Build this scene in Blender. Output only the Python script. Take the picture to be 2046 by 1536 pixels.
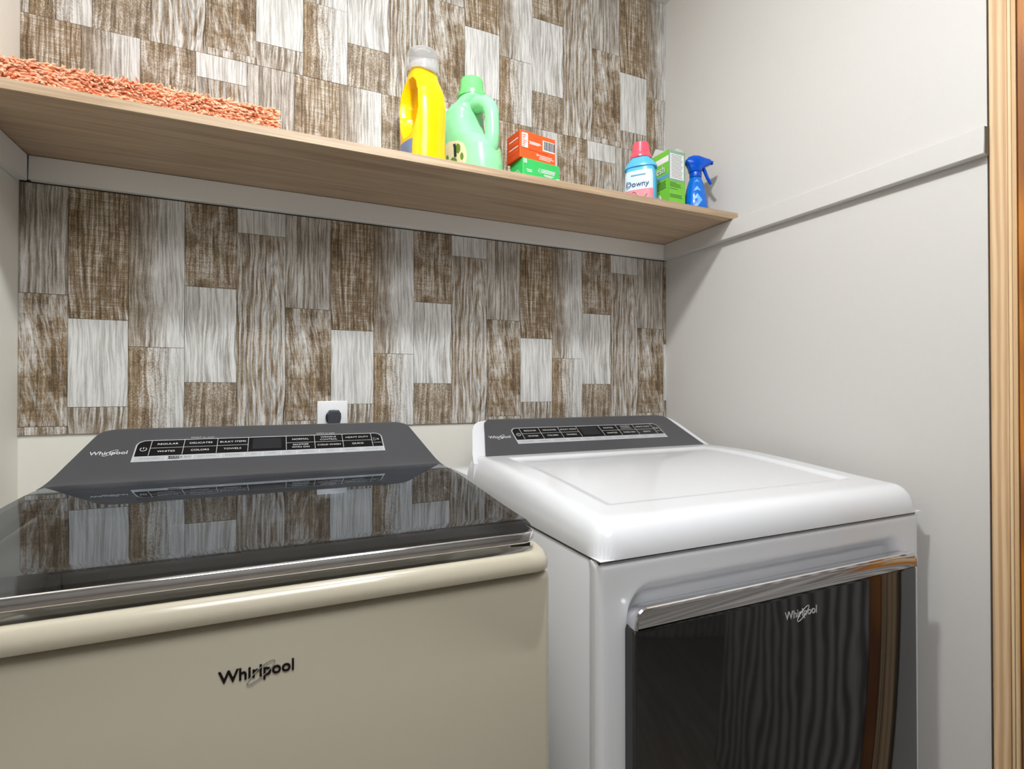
import bpy, bmesh, math, random
from mathutils import Vector, Matrix, noise as mnoise
random.seed(7)
for _o in list(bpy.data.objects):
    bpy.data.objects.remove(_o)
SC = bpy.context.scene
COL = SC.collection
PI = math.pi

# ------------------------------------------------------------------ camera, world, exposure
cam_d = bpy.data.cameras.new('camera')
cam_d.sensor_width = 36.0
cam_d.lens = 1048.0 / 2046.0 * 36.0
cam_d.clip_start = 0.02
cam = bpy.data.objects.new('camera', cam_d)
COL.objects.link(cam)
cam.location = (0.0, -1.38, 1.22)
cam.rotation_euler = (math.radians(90.45), 0.0, math.radians(-24.15))
SC.camera = cam

wd = bpy.data.worlds.new('world')
SC.world = wd
wd.use_nodes = True
wd.node_tree.nodes['Background'].inputs[0].default_value = (0.9, 0.95, 1.0, 1)
wd.node_tree.nodes['Background'].inputs[1].default_value = 0.3

vs = SC.view_settings
vs.view_transform = 'Standard'
vs.look = 'None'
vs.gamma = 1.0
vs.use_curve_mapping = False
vs.exposure = 0.18

CLOSET_LAMP = 440.0      # emission strength of the dome lamp above the shelf
ROOM_FILL = 10.0        # emission strength of the added fill panel behind the camera

# ------------------------------------------------------------------ measures (metres)
XL, XR = -0.478, 1.176          # side walls of the closet
ZCEIL = 2.497
YF = -0.867                     # front end of the closet's side walls
SHELF_B, SHELF_T, SHELF_Y = 1.692, 1.710, -0.303
CLEAT_B = 1.642

# ------------------------------------------------------------------ material helpers
def lin(r, g, b):
    f = lambda c: (c / 255 / 12.92) if c / 255 <= 0.04045 else ((c / 255 + 0.055) / 1.055) ** 2.4
    return (f(r), f(g), f(b), 1.0)

class NT:
    def __init__(s, name):
        s.m = bpy.data.materials.new(name)
        s.m.use_nodes = True
        s.t = s.m.node_tree
        s.b = s.t.nodes['Principled BSDF']
        s.o = s.t.nodes['Material Output']
    def n(s, typ, **kw):
        nd = s.t.nodes.new(typ)
        for k, v in kw.items():
            setattr(nd, k, v)
        return nd
    def l(s, a, b):
        s.t.links.new(a, b)
    def put(s, inp, v):
        if isinstance(v, (int, float)):
            inp.default_value = v
        elif isinstance(v, (tuple, list)):
            inp.default_value = v
        else:
            s.l(v, inp)
    def math(s, op, a, b=0.0, c=None, clamp=False):
        nd = s.n('ShaderNodeMath', operation=op)
        nd.use_clamp = clamp
        s.put(nd.inputs[0], a)
        s.put(nd.inputs[1], b)
        if c is not None:
            s.put(nd.inputs[2], c)
        return nd.outputs[0]
    def mix(s, f, a, b, blend='MIX'):
        nd = s.n('ShaderNodeMix', data_type='RGBA', blend_type=blend)
        s.put(nd.inputs[0], f)
        s.put(nd.inputs[6], a)
        s.put(nd.inputs[7], b)
        return nd.outputs[2]
    def noise(s, vec, scale, detail=3.0, rough=0.55, dist=0.0):
        nd = s.n('ShaderNodeTexNoise')
        s.l(vec, nd.inputs['Vector'])
        nd.inputs['Scale'].default_value = scale
        nd.inputs['Detail'].default_value = detail
        nd.inputs['Roughness'].default_value = rough
        nd.inputs['Distortion'].default_value = dist
        return nd.outputs[0]
    def scaled(s, vec, sc, off=None):
        nd = s.n('ShaderNodeVectorMath', operation='MULTIPLY')
        s.l(vec, nd.inputs[0])
        nd.inputs[1].default_value = sc
        if off is None:
            return nd.outputs[0]
        ad = s.n('ShaderNodeVectorMath', operation='ADD')
        s.l(nd.outputs[0], ad.inputs[0])
        s.put(ad.inputs[1], off)
        return ad.outputs[0]
    def smooth(s, v, lo, hi):
        nd = s.n('ShaderNodeMapRange', interpolation_type='SMOOTHSTEP')
        s.put(nd.inputs[0], v)
        nd.inputs[1].default_value = lo
        nd.inputs[2].default_value = hi
        return nd.outputs[0]
    def coord(s, which='Object'):
        return s.n('ShaderNodeTexCoord').outputs[which]
    def bump(s, h, strength=0.2, dist=0.001):
        nd = s.n('ShaderNodeBump')
        nd.inputs['Strength'].default_value = strength
        nd.inputs['Distance'].default_value = dist
        s.l(h, nd.inputs['Height'])
        s.l(nd.outputs[0], s.b.inputs['Normal'])
    def set(s, **kw):
        for k, v in kw.items():
            s.put(s.b.inputs[k.replace('_', ' ')], v)
        return s

def plain(name, col, rough=0.5, metal=0.0, coat=0.0, var=0.04, scale=30.0, bump=0.0, sss=0.0, trans=0.0, spec=0.5):
    m = NT(name)
    v = m.noise(m.coord(), scale, 3)
    c2 = tuple(min(1, c * (1 - var)) for c in col[:3]) + (1,)
    m.set(Base_Color=m.mix(v, c2, col), Roughness=rough, Metallic=metal)
    m.b.inputs['Coat Weight'].default_value = coat
    m.b.inputs['Coat Roughness'].default_value = 0.05
    m.b.inputs['Specular IOR Level'].default_value = spec
    if sss:
        m.b.inputs['Subsurface Weight'].default_value = sss
        m.b.inputs['Subsurface Radius'].default_value = (0.02, 0.02, 0.02)
        m.b.inputs['Subsurface Scale'].default_value = 0.5
    if trans:
        m.b.inputs['Transmission Weight'].default_value = trans
        m.b.inputs['IOR'].default_value = 1.3
    if bump:
        m.bump(v, bump, 0.002)
    return m.m

def wood(name, c_dark, c_light, axis, fine=260.0, rough=0.45, contrast=1.0, coat=0.0, seed=0.0):
    """streaky timber; axis = 0 / 1 / 2 is the grain direction"""
    m = NT(name)
    co = m.coord()
    a = [fine, fine, fine]; a[axis] = fine / 45.0
    b = [fine / 6, fine / 6, fine / 6]; b[axis] = fine / 110.0
    n1 = m.noise(m.scaled(co, a, (seed, seed, seed)), 1.0, 3, 0.6)
    n2 = m.noise(m.scaled(co, b, (seed, 3 + seed, seed)), 1.0, 5, 0.6, 0.8)
    f = m.math('ADD', m.math('MULTIPLY', n1, 0.4), m.math('MULTIPLY', n2, 0.6))
    f = m.smooth(f, 0.5 - 0.22 / contrast, 0.5 + 0.22 / contrast)
    m.set(Base_Color=m.mix(f, c_dark, c_light), Roughness=rough)
    m.b.inputs['Coat Weight'].default_value = coat
    m.bump(f, 0.08, 0.001)
    return m.m

def pine_mat(name, c_dark, c_light, coat=0.0, rough=0.5, seed=0.0, k=1.0, wav=26.0):
    m = NT(name)
    co = m.coord()
    w = m.noise(m.scaled(co, (9 * k, 9 * k, 1.6), (seed, seed, seed)), 1.0, 3, 0.5)
    sx = m.n('ShaderNodeSeparateXYZ'); m.l(co, sx.inputs[0])
    ph = m.math('ADD', m.math('MULTIPLY', m.math('ADD', sx.outputs[0], sx.outputs[1]), 330.0 * k), m.math('MULTIPLY', w, wav))
    s1 = m.math('SINE', ph)
    n1 = m.noise(m.scaled(co, (500, 500, 9), (seed, seed, seed)), 1.0, 3)
    f = m.math('ADD', m.math('MULTIPLY', s1, 0.28), m.math('ADD', m.math('MULTIPLY', n1, 0.7), 0.2))
    f = m.smooth(f, 0.2, 0.95)
    m.set(Base_Color=m.mix(f, c_dark, c_light), Roughness=rough)
    m.b.inputs['Coat Weight'].default_value = coat
    return m.m

def attr(m, name):
    nd = m.n('ShaderNodeAttribute', attribute_type='OBJECT', attribute_name=name)
    return nd.outputs['Fac']

def plank_material():
    """weathered, partly whitewashed reclaimed boards; every board carries its own wear figures"""
    m = NT('reclaimed_board')
    co = m.coord()
    A = {k: attr(m, k) for k in ('wear_white', 'wear_side', 'wear_blotch', 'wear_saw', 'wear_scratch', 'wear_angle',
                                 'wear_ring', 'ring_x', 'ring_z', 'wear_speck', 'wear_warm', 'wear_line', 'wear_seed', 'wear_streak')}
    cv = m.n('ShaderNodeCombineXYZ')
    m.l(A['wear_seed'], cv.inputs[0]); m.l(m.math('MULTIPLY', A['wear_seed'], 1.7), cv.inputs[1]); m.l(A['wear_seed'], cv.inputs[2])
    seed = cv.outputs[0]
    sx0 = m.n('ShaderNodeSeparateXYZ'); m.l(co, sx0.inputs[0])
    # gentle wander of the grain
    wob = m.noise(m.scaled(co, (14, 14, 7), seed), 1.0, 2, 0.5)
    x = m.math('ADD', sx0.outputs[0], m.math('MULTIPLY', m.math('SUBTRACT', wob, 0.5), 0.020))
    gv = m.n('ShaderNodeCombineXYZ'); m.l(x, gv.inputs[0]); m.l(sx0.outputs[2], gv.inputs[2])
    g = gv.outputs[0]
    fine = m.noise(m.scaled(g, (760, 1, 26), seed), 1.0, 3, 0.65)
    streak = m.noise(m.scaled(g, (230, 1, 8), seed), 1.0, 5, 0.65)
    broad = m.noise(m.scaled(g, (60, 1, 6), seed), 1.0, 4, 0.6)
    blotch = m.noise(m.scaled(co, (24, 1, 13), seed), 1.0, 6, 0.62, 0.6)
    speck = m.noise(m.scaled(co, (430, 1, 330), seed), 1.0, 4, 0.7)
    saw = m.noise(m.scaled(co, (16, 1, 360), seed), 1.0, 5, 0.65)
    rot = m.n('ShaderNodeVectorRotate', rotation_type='Y_AXIS')
    m.l(co, rot.inputs['Vector']); m.l(A['wear_angle'], rot.inputs['Angle'])
    scr = m.noise(m.scaled(rot.outputs[0], (240, 1, 16), seed), 1.0, 4, 0.6)
    # growth rings: nested arches about a point of the board
    dx = m.math('SUBTRACT', x, A['ring_x'])
    dz = m.math('MULTIPLY', m.math('SUBTRACT', sx0.outputs[2], A['ring_z']), 0.13)
    rr = m.math('SQRT', m.math('ADD', m.math('MULTIPLY', dx, dx), m.math('MULTIPLY', dz, dz)))
    rr = m.math('ADD', rr, m.math('MULTIPLY', broad, 0.022))
    ring = m.math('SINE', m.math('MULTIPLY', rr, 560.0))
    # whiteness
    c = lambda v: m.math('SUBTRACT', v, 0.5)
    w = A['wear_white']
    w = m.math('ADD', w, m.math('MULTIPLY', A['wear_side'], m.math('SUBTRACT', m.math('MULTIPLY', sx0.outputs[0], 9.6), 0.5)))
    for k, v, amp in (('wear_blotch', blotch, 2.6), ('wear_streak', streak, 2.8), ('wear_saw', saw, 2.6), ('wear_scratch', scr, 3.0), ('wear_speck', speck, 2.6)):
        w = m.math('ADD', w, m.math('MULTIPLY', A[k], m.math('MULTIPLY', c(v), amp)))
    w = m.math('ADD', w, m.math('MULTIPLY', A['wear_ring'], m.math('MULTIPLY', ring, 0.26)))
    w = m.math('ADD', w, m.math('MULTIPLY', c(fine), 0.8))
    w = m.smooth(w, 0.12, 0.95)
    # pigments
    tone = m.math('ADD', m.math('MULTIPLY', streak, 0.42), m.math('ADD', m.math('MULTIPLY', speck, 0.22), m.math('ADD', m.math('MULTIPLY', blotch, 0.26), m.math('MULTIPLY', saw, 0.10))))
    brown = m.mix(m.smooth(tone, 0.40, 0.52), lin(86, 70, 50), lin(142, 120, 92))
    brown = m.mix(m.smooth(tone, 0.49, 0.62), brown, lin(198, 184, 162))
    greyb = m.mix(m.smooth(streak, 0.34, 0.66), lin(122, 112, 100), lin(176, 168, 156))
    brown = m.mix(A['wear_warm'], greyb, brown)
    white = m.mix(m.smooth(streak, 0.3, 0.62), lin(168, 165, 159), lin(224, 223, 220))
    colr = m.mix(w, brown, white)
    # dark cracks along the grain and the arches
    crack = m.math('MULTIPLY', m.smooth(fine, 0.60, 0.72), m.smooth(streak, 0.44, 0.62))
    rline = m.math('MULTIPLY', m.smooth(ring, 0.70, 0.98), A['wear_ring'])
    dk = m.math('MULTIPLY', m.math('MAXIMUM', crack, m.math('MULTIPLY', rline, 0.75)), A['wear_line'], clamp=True)
    colr = m.mix(m.math('MULTIPLY', dk, 0.85), colr, lin(84, 76, 66))
    m.set(Base_Color=colr, Roughness=0.62)
    m.b.inputs['Specular IOR Level'].default_value = 0.3
    m.bump(m.math('SUBTRACT', w, dk), 0.10, 0.0008)
    return m.m

def glass_lid_material():
    m = NT('smoked_glass')
    fr = m.n('ShaderNodeFresnel')
    m.l(m.math('MULTIPLY_ADD', m.n('ShaderNodeNewGeometry').outputs['Backfacing'], 1 / 1.95 - 1.95, 1.95), fr.inputs['IOR'])   # same sheet of glass seen from either side
    tr = m.n('ShaderNodeBsdfTransparent'); tr.inputs[0].default_value = (0.50, 0.50, 0.51, 1)
    v = m.noise(m.coord(), 60.0, 2)
    gl = m.n('ShaderNodeBsdfGlossy')
    m.l(m.mix(v, (0.80, 0.86, 0.94, 1), (0.84, 0.90, 0.97, 1)), gl.inputs[0])
    gl.inputs['Roughness'].default_value = 0.012
    mx = m.n('ShaderNodeMixShader')
    m.l(fr.outputs[0], mx.inputs[0]); m.l(tr.outputs[0], mx.inputs[1]); m.l(gl.outputs[0], mx.inputs[2])
    m.l(mx.outputs[0], m.o.inputs[0])
    return m.m

def emit(name, col, strength):
    m = NT(name)
    e = m.n('ShaderNodeEmission')
    v = m.noise(m.coord(), 3.0, 1)
    m.l(m.mix(v, tuple(c * 0.98 for c in col[:3]) + (1,), col), e.inputs[0])
    e.inputs[1].default_value = strength
    m.l(e.outputs[0], m.o.inputs[0])
    return m.m

M = {}
M['wall'] = plain('wall_paint', lin(208, 205, 201), 0.55, var=0.03, scale=90, bump=0.03)
M['cream'] = plain('cream_paint', lin(238, 235, 225), 0.5, var=0.03, scale=60, bump=0.02)
M['trim'] = plain('white_trim_paint', lin(236, 234, 230), 0.45, var=0.03, scale=50, bump=0.02)
M['raw_end'] = plain('raw_board_end', lin(122, 116, 104), 0.8, var=0.35, scale=220, bump=0.1)
def ceil_mat():
    m = NT('ceiling_texture'); co = m.coord()
    v = m.noise(co, 34.0, 6, 0.7, 1.5)
    m.set(Base_Color=m.mix(v, lin(214, 212, 208), lin(236, 234, 230)), Roughness=0.8)
    m.bump(v, 0.7, 0.006); return m.m
M['ceiling'] = ceil_mat()
M['board'] = plank_material()
M['backing'] = plain('board_joint', lin(84, 72, 56), 0.8, var=0.2, scale=200)
M['shelf'] = wood('oak_laminate', lin(150, 122, 94), lin(206, 182, 152), 0, 230, 0.42, 0.75)
M['pine'] = pine_mat('raw_pine', lin(198, 158, 116), lin(226, 196, 156), 0.0, 0.55, 0.0, 1.6, 9.0)
M['pine2'] = pine_mat('raw_pine_edge', lin(208, 170, 126), lin(230, 202, 160), 0.0, 0.55, 5.0, 1.2, 6.0)
M['amber'] = pine_mat('amber_stained_wood', lin(140, 78, 14), lin(196, 120, 30), 0.6, 0.35, 2.0, 0.16)
M['panel'] = pine_mat('dark_wood_panelling', lin(70, 64, 58), lin(128, 120, 112), 0.2, 0.45, 9.0, 0.3)
M['room_panel'] = pine_mat('pale_wood_panelling', lin(150, 146, 140), lin(206, 203, 198), 0.1, 0.5, 9.0, 0.3)
M['grey_wood'] = pine_mat('reflection_grey_wood', lin(96, 92, 88), lin(196, 192, 188), 0.1, 0.5, 4.0, 0.35)
M['floor'] = wood('floor_boards', lin(112, 102, 92), lin(158, 150, 140), 1, 120, 0.4, 0.9)
M['w_white'] = plain('washer_enamel', lin(192, 184, 164), 0.22, var=0.02, scale=12, coat=0.4)
M['d_white'] = plain('dryer_enamel', lin(226, 227, 230), 0.2, var=0.02, scale=12, coat=0.4)
M['slate'] = plain('slate_plastic', lin(78, 78, 81), 0.34, var=0.12, scale=900)
M['glass'] = glass_lid_material()
M['door_glass'] = plain('black_door_glass', (0.012, 0.012, 0.013, 1), 0.05, var=0.5, scale=1800, spec=1.0)
M['chrome'] = plain('chrome', (0.78, 0.78, 0.80, 1), 0.09, 1.0, var=0.04, scale=40)
M['silver'] = plain('silver_print', lin(206, 208, 210), 0.35, 0.2, var=0.05, scale=80)
M['silver_lt'] = plain('silver_key', lin(188, 190, 193), 0.4, 0.1, var=0.05, scale=80)
M['print'] = plain('white_print', lin(226, 226, 226), 0.5, var=0.03)
M['grey_print'] = plain('grey_print', lin(120, 122, 124), 0.5, var=0.05)
M['black'] = plain('black_gloss', (0.010, 0.010, 0.011, 1), 0.16, var=0.3, scale=80)
M['display'] = plain('display_glass', lin(46, 46, 49), 0.15, var=0.15, scale=300)
M['badge'] = plain('dark_badge', lin(30, 24, 22), 0.25, 0.4, var=0.2)
M['steel'] = plain('steel_tub', (0.22, 0.22, 0.23, 1), 0.35, 0.9, var=0.1, scale=60)
M['dark_pl'] = plain('dark_plastic', lin(38, 38, 40), 0.4, var=0.2, scale=120)
M['rubber'] = plain('rubber', lin(40, 40, 42), 0.6, var=0.2, scale=120)
M['plug'] = plain('plug_rubber', lin(66, 69, 76), 0.45, var=0.15, scale=120)
M['plate'] = plain('outlet_plastic', lin(240, 240, 242), 0.3, var=0.02)
M['yellow'] = plain('yellow_plastic', lin(250, 200, 0), 0.22, var=0.04, scale=20, sss=0.15)
M['clear'] = plain('clear_cap_plastic', lin(244, 244, 246), 0.12, var=0.02, trans=0.8)
M['green'] = plain('pale_green_plastic', lin(150, 226, 172), 0.22, var=0.05, scale=20, sss=0.2)
M['green_cap'] = plain('mint_cap_plastic', lin(120, 228, 128), 0.3, var=0.05, scale=20, sss=0.1)
M['leaf'] = plain('leaf_print', lin(104, 150, 52), 0.5, var=0.3, scale=90)
M['cream_label'] = plain('cream_label', lin(232, 222, 186), 0.45, var=0.12, scale=70)
M['ink'] = plain('dark_ink', lin(40, 46, 52), 0.5, var=0.1)
M['blue_label'] = plain('slate_blue_label', lin(120, 138, 176), 0.4, var=0.25, scale=60)
M['orange_card'] = plain('orange_card', lin(240, 92, 30), 0.45, var=0.05, scale=50)
M['orange_dk'] = plain('orange_card_side', lin(214, 70, 22), 0.45, var=0.05, scale=50)
M['green_card'] = plain('green_card', lin(58, 192, 98), 0.45, var=0.05, scale=50)
M['lime_card'] = plain('lime_card', lin(122, 202, 62), 0.45, var=0.06, scale=50)
M['white_card'] = plain('white_card', lin(240, 240, 238), 0.5, var=0.04, scale=50)
M['teal_card'] = plain('grey_green_card', lin(140, 176, 160), 0.5, var=0.05)
M['dk_green'] = plain('dark_green_print', lin(60, 110, 34), 0.5, var=0.1)
M['band_blue'] = plain('blue_band_print', lin(98, 166, 206), 0.5, var=0.08)
M['sky'] = plain('sky_blue_plastic', lin(92, 190, 236), 0.25, var=0.05, scale=20, sss=0.1)
M['pink_cap'] = plain('coral_pink_plastic', lin(250, 92, 112), 0.28, var=0.05, scale=20, sss=0.1)
M['pale_label'] = plain('pale_blue_label', lin(206, 230, 246), 0.4, var=0.05, scale=60)
M['rose'] = plain('rose_print', lin(232, 138, 150), 0.45, var=0.2, scale=90)
M['navy'] = plain('navy_ink', lin(36, 60, 120), 0.45, var=0.1)
M['blue'] = plain('cobalt_plastic', lin(0, 112, 222), 0.2, var=0.06, scale=20, sss=0.08)
M['blue_dk'] = plain('cobalt_trigger_plastic', lin(0, 84, 206), 0.18, var=0.08, scale=20)
M['ice'] = plain('ice_blue_print', lin(122, 186, 242), 0.35, var=0.06)
def mat_fluff():
    m = NT('orange_chenille'); co = m.coord()
    v = m.noise(co, 70.0, 3)
    m.set(Base_Color=m.mix(m.smooth(v, 0.3, 0.7), lin(255, 168, 122), lin(255, 204, 172)), Roughness=0.85)
    m.b.inputs['Sheen Weight'].default_value = 0.3
    return m.m
M['fluff'] = mat_fluff()
M['globe'] = emit('lit_lamp_face', (0.96, 0.985, 1.0, 1), CLOSET_LAMP)
M['fill_panel'] = emit('fill_panel_glow', (0.97, 0.985, 1.0, 1), ROOM_FILL)

# ------------------------------------------------------------------ geometry helpers
class MB:
    """collects shapes into one mesh; every shape may have its own material slot"""
    def __init__(s):
        s.v = []; s.f = []; s.m = []; s.mats = []; s.s = []
    def slot(s, mat):
        if mat not in s.mats:
            s.mats.append(mat)
        return s.mats.index(mat)
    def add(s, verts, faces, mat, X=None, smooth=False):
        k = len(s.v); i = s.slot(mat)
        s.v += [tuple(X @ Vector(p)) if X is not None else tuple(p) for p in verts]
        for f in faces:
            s.f.append([a + k for a in f]); s.m.append(i); s.s.append(smooth)
        return s
    def box(s, lo, hi, mat, r=0.0, seg=2, X=None, smooth=None):
        bm = bmesh.new()
        bmesh.ops.create_cube(bm, size=1.0)
        for v in bm.verts:
            v.co = Vector([lo[i] + (v.co[i] + 0.5) * (hi[i] - lo[i]) for i in range(3)])
        if r > 0:
            bmesh.ops.bevel(bm, geom=bm.edges[:], offset=r, segments=seg, profile=0.5, affect='EDGES')
        bm.verts.ensure_lookup_table()
        for i, v in enumerate(bm.verts): v.index = i
        s.add([v.co.copy() for v in bm.verts], [[v.index for v in f.verts] for f in bm.faces], mat, X, (r > 0) if smooth is None else smooth)
        bm.free()
        return s
    def loft(s, rings, mat, cap0=True, cap1=True, closed=True, X=None, smooth=True):
        n = len(rings[0]); V = [p for r in rings for p in r]; F = []
        for i in range(len(rings) - 1):
            for j in range(n if closed else n - 1):
                k = (j + 1) % n
                F.append([i * n + j, i * n + k, (i + 1) * n + k, (i + 1) * n + j])
        if cap0: F.append(list(range(n - 1, -1, -1)))
        if cap1: F.append([(len(rings) - 1) * n + j for j in range(n)])
        return s.add(V, F, mat, X, smooth)
    def tube(s, path, rad, mat, n=8, closed=False, X=None, flat=1.0):
        P = [Vector(p) for p in path]; R = rad if isinstance(rad, (list, tuple)) else [rad] * len(P)
        rings = []; up = None
        for i, p in enumerate(P):
            a = P[(i - 1) % len(P)] if (i > 0 or closed) else p
            b = P[(i + 1) % len(P)] if (i < len(P) - 1 or closed) else p
            t = (b - a).normalized()
            if up is None:
                up = Vector((0, 0, 1)) if abs(t.z) < 0.9 else Vector((0, 1, 0))
            sd = t.cross(up).normalized(); up = sd.cross(t).normalized()
            rings.append([p + sd * R[i] * math.cos(2 * PI * j / n) + up * R[i] * flat * math.sin(2 * PI * j / n) for j in range(n)])
        if closed: rings.append(rings[0])
        return s.loft(rings, mat, not closed, not closed, True, X)
    def prism(s, poly, t0, t1, mat, X=None, smooth=False):
        """poly = 2-D outline (x, z); extruded along y from t0 to t1"""
        a = [(p[0], t0, p[1]) for p in poly]; b = [(p[0], t1, p[1]) for p in poly]
        return s.loft([a, b], mat, True, True, True, X, smooth)
    def text(s, body, size, mat, X, align='CENTER', extrude=0.0, bold=0.0, shear=0.0, sx=1.0):
        cu = bpy.data.curves.new('tmp', 'FONT')
        cu.body = body; cu.size = size; cu.align_x = align; cu.align_y = 'CENTER'
        cu.extrude = extrude; cu.shear = shear; cu.offset = size * bold; cu.resolution_u = 3
        ob = bpy.data.objects.new('tmp', cu); COL.objects.link(ob)
        me = bpy.data.meshes.new_from_object(ob)
        V = [Vector((v.co.x * sx, v.co.y, v.co.z)) for v in me.vertices]
        F = [list(p.vertices) for p in me.polygons]
        s.add(V, F, mat, X)
        bpy.data.objects.remove(ob); bpy.data.curves.remove(cu); bpy.data.meshes.remove(me)
        return s
    def build(s, name, parent=None, angle=40, fix=True):
        me = bpy.data.meshes.new(name)
        me.from_pydata([tuple(v) for v in s.v], [], s.f)
        for mt in s.mats: me.materials.append(M[mt])
        me.polygons.foreach_set('material_index', s.m)
        me.polygons.foreach_set('use_smooth', s.s)
        if fix:
            bm = bmesh.new(); bm.from_mesh(me)
            bmesh.ops.recalc_face_normals(bm, faces=bm.faces)
            ca = math.radians(angle)
            for e in bm.edges:
                if len(e.link_faces) == 2 and e.calc_face_angle(0) > ca: e.smooth = False
            bm.to_mesh(me); bm.free()
        me.update()
        o = bpy.data.objects.new(name, me)
        COL.objects.link(o)
        if parent is not None: o.parent = parent
        return o

def world_parts(root):
    """parts were modelled in world coordinates: undo the root's transform for direct children"""
    inv = root.matrix_basis.inverted()
    for c in root.children: c.matrix_parent_inverse = inv

def tag(o, label, cat, group=None):
    o['label'] = label; o['category'] = cat
    if group: o['group'] = group
    return o
def struct(o, label=None):
    o['kind'] = 'structure'
    if label: o['label'] = label
    return o
def thing(name, label, cat, loc=(0, 0, 0), rz=0.0, group=None):
    o = bpy.data.objects.new(name, None); COL.objects.link(o)
    o.location = loc; o.rotation_euler = (0, 0, rz); o.empty_display_size = 0.05
    return tag(o, label, cat, group)

def rrect(hx, hy, r, n=6):
    """rounded rectangle outline, counter-clockwise"""
    out = []
    for cx, cy, a0 in ((hx - r, hy - r, 0), (-hx + r, hy - r, 90), (-hx + r, -hy + r, 180), (hx - r, -hy + r, 270)):
        for i in range(n + 1):
            a = math.radians(a0 + 90.0 * i / n)
            out.append((cx + r * math.cos(a), cy + r * math.sin(a)))
    return out
def sellipse(a, b, e, n=64, cx=0, cy=0):
    out = []
    for i in range(n):
        t = 2 * PI * i / n; c, q = math.cos(t), math.sin(t)
        out.append((cx + a * math.copysign(abs(c) ** (2 / e), c), cy + b * math.copysign(abs(q) ** (2 / e), q)))
    return out
def sstep(a, b, x):
    t = max(0.0, min(1.0, (x - a) / (b - a))); return t * t * (3 - 2 * t)
def lerp_tab(tab, z):
    for (z0, *a), (z1, *b) in zip(tab, tab[1:]):
        if z <= z1:
            t = 0 if z1 == z0 else max(0, (z - z0) / (z1 - z0)); t = t * t * (3 - 2 * t) if False else t
            return [p + (q - p) * t for p, q in zip(a, b)]
    return list(tab[-1][1:])

# ------------------------------------------------------------------ the closet and the room behind the camera
def slab(name, lo, hi, mat, parent=None, r=0.0):
    o = MB().box(lo, hi, mat, r).build(name, parent)
    if parent is None: struct(o)
    return o
RX0, RX1, RY = -1.7, 2.6, -3.6
wall_back = slab('wall_back', (XL - 0.1, 0.0, 0), (XR + 0.1, 0.1, ZCEIL), 'cream')
slab('wall_left', (XL - 0.1, YF, 0), (XL, 0.0, ZCEIL), 'cream')
slab('wall_right', (XR, YF, 0), (XR + 0.1, 0.0, ZCEIL), 'wall')
slab('floor', (RX0 - 0.1, RY - 0.1, -0.08), (RX1 + 0.1, 0.1, 0.0), 'floor')
slab('ceiling', (RX0 - 0.1, RY - 0.1, ZCEIL), (RX1 + 0.1, 0.1, ZCEIL + 0.08), 'ceiling')
slab('wall_front_left', (RX0, YF - 0.1, 0), (XL - 0.1, YF, ZCEIL), 'wall')
slab('wall_front_right', (XR + 0.1, YF - 0.1, 0), (RX1, YF, ZCEIL), 'wall')
slab('wall_room_left', (RX0 - 0.1, RY, 0), (RX0, YF, ZCEIL), 'wall')
slab('wall_room_right', (RX1, RY, 0), (RX1 + 0.1, YF, ZCEIL), 'wall')
far = slab('wall_room_far', (RX0, RY - 0.1, 0), (RX1, RY, ZCEIL), 'room_panel')
bm0 = MB().box((-0.1075, 0, -0.0), (0.1075, 0.014, ZCEIL - 0.01), 'room_panel', 0.003, 1).build('panel_board', far)
bm0.location = (RX0 + 0.1075, RY, 0.005)
for i in range(1, 20):
    c = bm0.copy(); COL.objects.link(c); c.parent = far; c.location = (RX0 + 0.1075 + 0.215 * i, RY, 0.005)

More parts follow.
